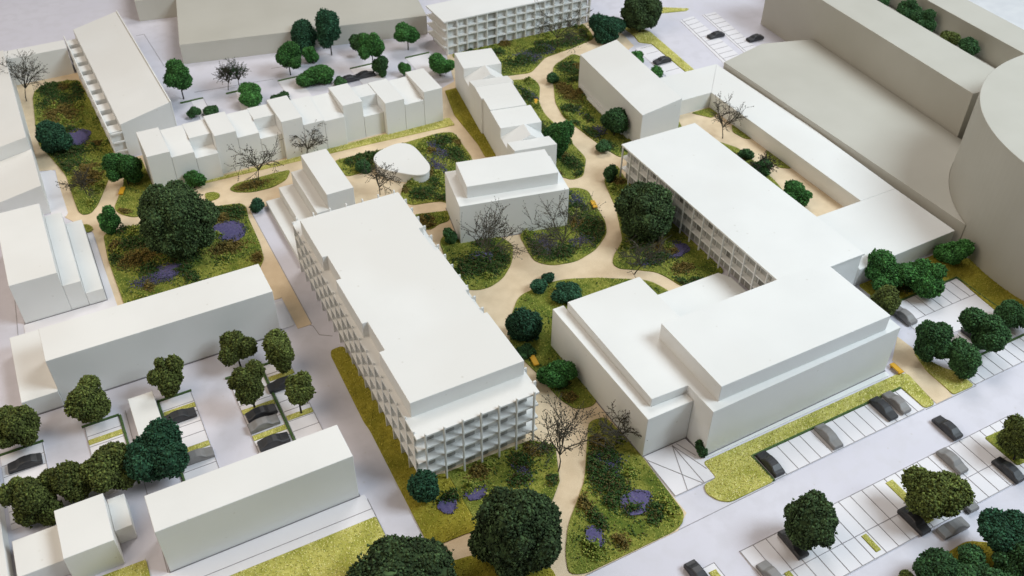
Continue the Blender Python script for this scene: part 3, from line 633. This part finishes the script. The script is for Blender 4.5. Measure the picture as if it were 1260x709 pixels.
# ------------------------------------------------------------------ trees and shrubs: x, y, crown centre z, radius, half height, kind, label
TREES=[
(105,1354,72,68,72,'oak','huge round dark green tree on the lawn left of the terraced steps'),
(59,1610,38,32,30,'mid','green tree with thin trunk beside the yellow bench at the left lawn'),
(3,1479,25,20,25,'mid','leaning narrow green tree at the path crossing on the left'),
(165,1544,20,19,20,'mid','small pointed green tree between the huge round tree and the terraced houses'),
(-38,1783,33,37,33,'pine','round blue-green bush-like tree on the far left lawn'),
(225,1886,55,37,30,'mid','green tree on a thin trunk behind the mono-pitch building with balconies'),
(348,1799,24,32,24,'mid','wide green bush right behind the terraced houses, below the two sparse trees'),
(227,1801,12,13,12,'dark','tiny green shrub peeking over the left end of the terraced houses'),
(264,1797,8,18,8,'dark','low flat green shrub just behind the second terraced house'),
(406,1783,9,20,9,'dark','low dark shrub behind the middle of the terraced houses'),
(459,1886,44,36,33,'mid','bright green round tree in front of the two dark trees by the grey slab'),
(524,1979,39,37,39,'pine','broad dark tree left of the taller dark tree by the grey slab'),
(572,1935,69,31,42,'pine','tall dark tree on a visible trunk before the long grey slab'),
(521,1921,22,17,22,'mid','small green tree under the broad dark tree by the grey slab'),
(499,1824,21,42,21,'mid','long spreading green bush behind the terraced houses'),
(539,1795,9,15,9,'dark','small dark bush at the right end of the spreading green bush'),
(633,1899,36,25,25,'dark','dark half of the paired trees behind the two black cars'),
(622,1800,70,26,32,'mid','brighter half of the paired trees behind the two black cars'),
(637,1789,27,22,27,'dark','dark rounded bush beside the two black cars behind the houses'),
(738,1880,41,31,24,'mid','neat green tree on a thin trunk in front of the gridded slab'),
(681,1769,16,13,16,'mid','small barrel-shaped green bush behind the end terraced house'),
(751,1732,27,31,27,'mid','round green tree in the gap between the two terraced rows'),
(1179,1719,31,38,31,'pine','rounded dark blue-green tree at the right end of the gridded slab'),
(1267,1712,56,52,50,'oak','large dark tree with a thick trunk at the top of the picture'),
(812,1332,42,33,42,'mid','bright green tree right of the second terraced row'),
(957,1343,41,33,31,'dark','dark green tree in front of the plain box with the sloping roof'),
(1159,1574,20,17,20,'mid','half hidden green tree behind the plain box, farther from the link roof'),
(1177,1513,14,19,14,'mid','small round green tree next to the black car behind the plain box'),
(823,1038,57,55,57,'oak','big dark tree in front of the gridded long roof building'),
(864,1210,18,14,18,'dark','small dark upright shrub at the corner of the gridded long roof building'),
(518,1177,16,13,16,'dark','small dark upright shrub at the left corner of the square box with an attic'),
(588,998,10,16,10,'pine','low dark shrub nearest the path fork above the wing with the raised roof'),
(615,1010,8,12,7,'pine','tiny dark shrub touching the low dark shrub by the path fork'),
(621,959,13,27,13,'pine','wide dark blue-green hedge bush against the wing with the raised roof'),
(515,908,33,26,33,'pine','tall oval blue-green bush left of the wing with the raised roof'),
(502,878,8,15,7,'dark','low dark shrub beside the yellow bench near the main building'),
(514,805,23,27,23,'mid','round green bush between the yellow bench and the blank wing wall'),
(258,698,27,23,27,'pine','round blue-green bush at the front corner of the main building'),
(318,570,62,59,62,'oak','huge dark tree in front of the main building, by the narrowing path'),
(174,579,50,69,34,'oak','huge dark tree cut off by the bottom edge of the picture'),
(618,600,12,9,12,'dark','small pointed shrub at the corner of the largest white block'),
(647,426,48,36,36,'oak','dark round tree over a black car at the near end of the parking rows'),
(812,386,48,39,39,'olive','olive green tree in the middle of the double parking rows'),
(1027,593,36,28,32,'dark','dark tree at the end of the sandy path beside the largest white block'),
(1053,547,35,29,29,'dark','round dark tree in front of the black car at the small car park'),
(1119,568,42,36,31,'dark','wide dark tree hiding the black car at the small car park'),
(1194,582,25,27,23,'dark','dark tree farthest right of the row by the curved tower'),
(1034,694,31,29,31,'olive','olive bush behind the right end of the largest white block'),
(1101,741,28,39,28,'mid','leftmost green bush of the hedge below the low flat wing'),
(1138,713,31,42,31,'mid','middle green bush of the hedge below the low flat wing'),
(1244,740,24,30,24,'mid','rightmost green bush of the hedge next to the curved tower'),
(847,303,46,36,26,'pine','dark blue-green tree at the right edge beyond the parking rows'),
(752,316,30,33,17,'dark','dark tree at the bottom edge right of the single crossing car'),
(783,288,28,31,16,'dark','dark tree in the middle of the bottom right clump'),
(824,271,30,29,29,'dark','dark tree in the bottom right corner'),
(718,324,12,12,9,'olive','small olive shrub at the bottom edge left of the corner clump'),
(988,394,46,27,36,'olive','olive tree cut by the right edge beside the parking rows'),
(1705,1416,110,30,26,'dark','top courtyard tree farthest from the curved tower'),
(1712,1333,112,28,26,'dark','large dark courtyard tree between the two tall grey slabs'),
(1712,1283,112,24,24,'dark','dark courtyard tree beside the yellowish one, on its far side'),
(1702,1205,108,24,20,'olive','yellowish courtyard tree between the two tall grey slabs'),
(1706,1150,108,22,24,'dark','courtyard tree closest to the curved tower'),
(113,1050,41,25,27,'olive','olive tree by the long left block at the top of the left car park'),
(165,1007,45,29,36,'olive','olive tree at the right end of the long left block'),
(108,960,54,27,31,'olive','olive tree on a black trunk above two parked cars'),
(163,919,48,23,25,'olive','olive tree at the road side of the left car park'),
(9,1037,42,24,29,'olive','egg-shaped olive tree beside the small white shed'),
(-92,1035,44,33,28,'olive','olive tree in front of the lower end of the long left block'),
(-187,1033,43,32,36,'olive','olive tree at the left edge above the lone dark car'),
(-185,900,46,30,37,'olive','olive tree at the left edge behind the low white box'),
(-137,915,37,31,26,'olive','olive tree behind the tall little house, left of its pair'),
(-92,907,40,33,28,'olive','olive tree behind the tall little house, right of its pair'),
(-32,895,48,36,36,'pine','dark blue-green tree below the small white shed'),
(1122,996,22,28,22,'mid','dark green shrub in the narrow courtyard behind the gridded long roof'),
(1144,1153,11,16,11,'dark','flat low shrub in the narrow courtyard beside the bare tree'),
(1137,1103,14,19,14,'dark','low grey-green shrub in the courtyard under the leafless bush'),
(248,1418,14,15,14,'pine','low dark bush at the foot of the stepped block'),
(461,1452,11,19,11,'dark','low dark shrub left of the rounded pavilion'),
(956,1590,15,16,15,'dark','small dark shrub where the sandy path passes the plain box'),
(908,1305,12,18,12,'dark','low dark shrub below the dark tree by the plain box'),
]

# leafless trees: x, y, top, radius, lean, label
BARE=[
(-70,2025,111,41,33,'dark leafless tree with dense twigs at the far left corner lawn'),
(319,1881,67,24,1,'sparse dark tree with gaps behind the terraced houses, left of its pair'),
(345,1880,76,21,5,'sparse greenish tree with gaps behind the terraced houses, right of its pair'),
(277,1513,100,41,11,'leafless tree on the narrow lawn in front of the terraced houses'),
(382,1544,79,39,18,'leafless bush-like tree half behind the stepped block'),
(462,1367,76,30,22,'leafless tree in front of the rounded pavilion'),
(548,1084,125,44,0,'leafless tree in front of the left half of the square box with an attic'),
(658,1057,131,44,-12,'leafless tree in front of the right half of the square box with an attic'),
(751,960,96,35,3,'grey leafless tree below the big dark tree'),
(431,662,121,29,13,'dark leafless tree over the sandy path by the main building'),
(525,666,68,25,14,'leafless bush against the front of the blank wing'),
(1044,1722,128,74,7,'tall sparse tree in front of the gridded slab'),
(1147,1235,90,39,18,'leafless tree in the narrow courtyard'),
(1135,1097,51,36,2,'brown leafless bush in the narrow courtyard'),
(-14,1612,64,36,-28,'sparse leafless bush leaning over the far left path'),
]
def crown_mesh(name, r, rz, leaf, kind):
    # union of foam lumps: points are kept only on the outside of the union
    S = np.array([r, r, rz])
    nb = {'oak': 44, 'pine': 10}.get(kind, 10); br = {'oak': 0.36, 'pine': 0.50}.get(kind, 0.43)
    if r < 14: nb, br = 6, 0.52
    D = rng.normal(size=(nb, 3)); D /= np.linalg.norm(D, axis=1)[:, None]
    C = D*(rng.uniform(0.5, 1.12, nb)*(1-br*0.85))[:, None]; R = br*rng.uniform(0.6, 1.2, nb)
    if kind == 'oak': C = D*rng.uniform(0.58, 0.70, nb)[:, None]; R = rng.uniform(0.18, 0.31, nb)
    if kind in ('olive', 'mid', 'dark') and r >= 14:
        C[:, 0] *= rng.uniform(0.88, 1.12); C[:, 1] *= rng.uniform(0.88, 1.12); C[:, :2] += C[:, 2:3]*rng.normal(0, 0.16, 2); C += rng.normal(0, 0.06, (nb, 3))
    C = np.r_[C, [[0, 0, 0]]]; R = np.r_[R, [0.72 if kind == 'oak' else 0.56]]
    n = int(np.clip(12.6*r*(r+2*rz)/3/(leaf**2)*2.6, 900, 34000))
    k = rng.choice(len(R), n, p=R**2/(R**2).sum()); U = rng.normal(size=(n, 3)); U /= np.linalg.norm(U, axis=1)[:, None]
    P = C[k]+U*(R[k]*(1+rng.normal(0, 0.05, n)+(rng.random(n) < 0.2)*rng.uniform(0, 0.16, n)))[:, None]
    dd = np.linalg.norm(P[:, None, :]-C[None], axis=2)-R[None]*0.93
    P = P[dd.min(1) > -1e-3-0.0*R.min()] if False else P[(dd < 0).sum(1) == 0]
    V, F = clumps(P*S, leaf)
    bm = bmesh.new(); bmesh.ops.create_icosphere(bm, subdivisions=2, radius=1)
    I = np.array([v.co[:] for v in bm.verts]); IF = np.array([[v.index for v in f.verts] for f in bm.faces]); bm.free()
    Vs, Fs, off = [V], [F], len(V)
    for c_, r_ in zip(C, R):
        Vs.append((c_+I*r_*0.95)*S); Fs.append(IF+off); off += len(I)
    return raw_mesh(name, np.concatenate(Vs), np.concatenate(Fs))
def tube(path, radii, sides=5):
    V = []; F = []
    for i, (p, rr) in enumerate(zip(path, radii)):
        p = np.array(p, float); d = np.array(path[min(i+1, len(path)-1)], float)-np.array(path[max(i-1, 0)], float); d /= np.linalg.norm(d)+1e-9
        a = np.cross(d, [0.3, 1, 0.1]); a /= np.linalg.norm(a)+1e-9; b = np.cross(d, a)
        for k in range(sides):
            t_ = 6.2832*k/sides; V.append(p+rr*(a*math.cos(t_)+b*math.sin(t_)))
    for i in range(len(path)-1):
        for k in range(sides):
            k2 = (k+1) % sides; A, B, C_, D_ = i*sides+k, i*sides+k2, (i+1)*sides+k2, (i+1)*sides+k
            F += [(A, B, C_), (A, C_, D_)]
    return V, F
for i, (x, y, zc, r, rz, kind, label) in enumerate(TREES):
    shrub = rz > zc*0.8
    big = r > 45
    t = thing('shrub' if (shrub and not big) else 'tree', label, 'shrub' if (shrub and not big) else 'tree', x, y, rng.uniform(0, 360), 'model trees and shrubs')
    leaf = 2.0+0.012*r if not big else 2.7
    if kind == 'herb': leaf = 1.3
    me = crown_mesh('crown', r*1.02, rz*1.02, leaf, kind)
    toned(link('crown', me, None, t, (0, 0, zc)), 'leaf_'+kind, 4, (0.66, 0.15, 0.19))
    rt_ = 1.3 if r < 45 else 3.4
    zb = 84 if 1600 < x < 1760 and y > 1050 and zc > 100 else 0
    V, F = tube([(0, 0, zb-0.5), (0.5, 0.3, zb+(zc-zb)*0.4), (0.2, 0, zc)], [rt_*1.15, rt_, rt_*0.7], 7)
    for k in range(3):
        a = k*2.1+i; V2, F2 = tube([(0.2, 0, zc*0.62), (r*0.4*math.cos(a), r*0.4*math.sin(a), zc+rz*0.1)], [rt_*0.6, rt_*0.3], 4)
        F += [tuple(np.array(f)+len(V)) for f in F2]; V += V2
    link('trunk', raw_mesh('trunk', V, F), 'trunk', t)
def bare_mesh(h, r, lean, dense):
    V = []; F = []; tips = []
    def br(p, d, l, rad, depth):
        n = 3; path = [p]; q = np.array(p, float); dd = np.array(d, float)
        for _ in range(n):
            dd = dd+rng.normal(0, 0.13, 3); dd /= np.linalg.norm(dd); q = q+dd*l/n; path.append(q.copy())
        v, f = tube(path, np.linspace(rad, rad*0.66, n+1), 3 if depth < 3 else 4)
        o = len(V); V.extend(v); F.extend([tuple(np.array(g)+o) for g in f])
        if depth <= 1: tips.extend(path[1:])
        if depth == 0: return
        for k in range(3 if depth > 2 else dense):
            e = dd+rng.normal(0, 0.62, 3)*np.array([1, 1, 0.55]); e /= np.linalg.norm(e); s = rng.integers(1, n+1)
            br(path[s], e, l*rng.uniform(0.62, 0.9), rad*0.66, depth-1)
    m = 3
    br((0, 0, -0.5), (lean/h*0.6, 0, 1), h*0.26, 1.25, 0)
    b0 = np.array(V[-1]) if V else np.zeros(3)
    for k in range(5):
        a = k*1.2566+rng.uniform(0, 0.6); e = np.array([math.cos(a)*r/h*1.15+lean/h, math.sin(a)*r/h*1.15, 1.0]); e /= np.linalg.norm(e)
        br(b0, e, h*0.3, 1.0, 3)
    P = np.array(tips)+rng.normal(0, 0.6, (len(tips), 3))
    v, f = clumps(P, 1.15)
    return raw_mesh('branches', V, F), raw_mesh('buds', v, f)
for i, (x, y, top, r, lean, label) in enumerate(BARE):
    t = thing('bare_tree', label, 'tree', x, y, 0, 'leafless model trees')
    a, b = bare_mesh(top*1.02, r*1.35, lean, 4 if i in (0, 1, 2, 6, 7, 9, 11) else 3)
    link('branches', a, 'twig', t); tag(link('buds', b, 'twig' if i != 2 else 'leaf_dark', t), kind='stuff')

# ------------------------------------------------------------------ cars
def car_mesh():
    prof = [(-21, 2.0), (-21.5, 5.5), (-20.5, 8.0), (-10.5, 9.3), (-5, 13.2), (1, 14.2), (9, 13.6), (15.5, 10.0), (20.5, 9.0), (21.3, 5.5), (20.5, 2.0)]
    bm = bmesh.new(); rows = []
    for s, wf in ((-1, 1), (-0.82, 1.0), (0.82, 1.0), (1, 1)):
        row = []
        for px, pz in prof:
            hw = 8.6 if pz < 9.0 else 8.6-(pz-9.0)*0.42
            hw *= 1-0.10*(abs(px)/21.5)**3
            zz = pz if abs(s) < 1 else pz-0.7*(pz > 7)
            row.append(bm.verts.new((px*MM, s*hw*MM, zz*MM)))
        rows.append(row)
    for a, b in zip(rows, rows[1:]):
        for i in range(len(prof)):
            j = (i+1) % len(prof); bm.faces.new((a[i], a[j], b[j], b[i]))
    bm.faces.new(rows[0]); bm.faces.new(rows[-1][::-1])
    return finish(bm, 'body', 0.35)
CARS = [(11, 988, 'd', 'X', 'dark model car in the bay beside the small white shed'), (113, 942, 'd', 'X', 'dark model car touching the pale grey one under the olive tree'), (110, 921, 'g', 'X', 'pale grey model car between two dark cars in the left car park'),
 (113, 884, 'd', 'X', 'dark model car half hidden by the near white box'), (156, 982, 'd', 'X', 'dark model car under the trees at the end of the long left block'), (15, 906, 'g', 'X', 'pale grey model car behind the near white box'), (-190, 1000, 'd', 'X', 'lone dark model car at the left picture edge'),
 (565, 1800, 'd', 'X', 'left one of the two black model cars behind the terraced houses'), (603, 1802, 'd', 'X', 'right one of the two black model cars behind the terraced houses'),
 (1415, 1609, 'd', 'X', 'black model car in the far car park, nearer the middle'), (1488, 1554, 'd', 'X', 'black boxy model car in the far car park beside the tall grey slab'), (1226, 1560, 'd', 'X', 'black model car behind the plain box with sloping roof'),
 (897, 543, 'd', 'Y', 'dark model car paired with a grey one before the largest block'), (922, 543, 'g', 'Y', 'grey model car paired with a dark one before the largest block'), (792, 540, 'g', 'Y', 'grey model car alone in the middle bays before the largest block'),
 (689, 540, 'd', 'Y', 'dark model car in the first bay beside the lime lawn'), (950, 475, 'd', 'Y', 'dark model car driving on the road by the parking rows'), (910, 430, 'g', 'Y', 'grey model car in the upper parking row beside the olive tree'),
 (965, 384, 'd', 'Y', 'dark model car at the right end of the lower parking row'), (792, 384, 'd', 'Y', 'dark model car in the lower parking row left of the olive tree'), (827, 353, 'g', 'X', 'grey model car standing crosswise below the parking rows'),
 (874, 380, 'g', 'Y', 'grey model car in the lower row half hidden by the olive tree'), (633, 429, 'd', 'Y', 'dark model car under the dark round tree of the parking rows'), (502, 446, 'd', 'Y', 'dark model car cut by the bottom edge on the road'),
 (1133, 588, 'd', 'Y', 'dark model car behind the trees of the small car park'), (1071, 674, 'g', 'Y', 'grey model car behind the end of the largest block'), (580, 405, 'g', 'Y', 'grey model car barely visible at the bottom edge of the parking rows')]
cm = car_mesh(); cm2 = cm.copy()
for x, y, c, ax, label in CARS:
    t = thing('model_car', label, 'car', x, y, (0 if ax == 'X' else 90)+(180 if (x*7+y) % 2 else 0)+rng.uniform(-2, 2), 'parked model cars')
    z = 1.0
    link('body', cm if c == 'd' else cm2, 'car_dark' if c == 'd' else 'car_grey', t, (0, 0, 0.6 - 1.0))

# ------------------------------------------------------------------ benches
for x, y, rot, label in [(44, 1589, 68, 'yellow bench beside the green tree on the far left lawn'), (880, 1527, 70, 'yellow bench by the sandy path right of the turned terraced row'), (793, 1155, 75, 'yellow bench at the lawn edge in the middle of the garden'),
                         (503, 856, 82, 'yellow bench between the main building and the blank wing'), (973, 593, 88, 'yellow bench at the right corner of the largest block')]:
    t = thing('bench', label, 'bench', x, y, rot, 'yellow model benches')
    box('seat', 'bench', t, -11, 11, -4.2, 4.2, 4.5, 7.0, bevel=0.5)
    for s in (-8, 8): box('leg', 'bench', t, s-1, s+1, -3.4, 3.4, 0, 4.4, bevel=0.2)
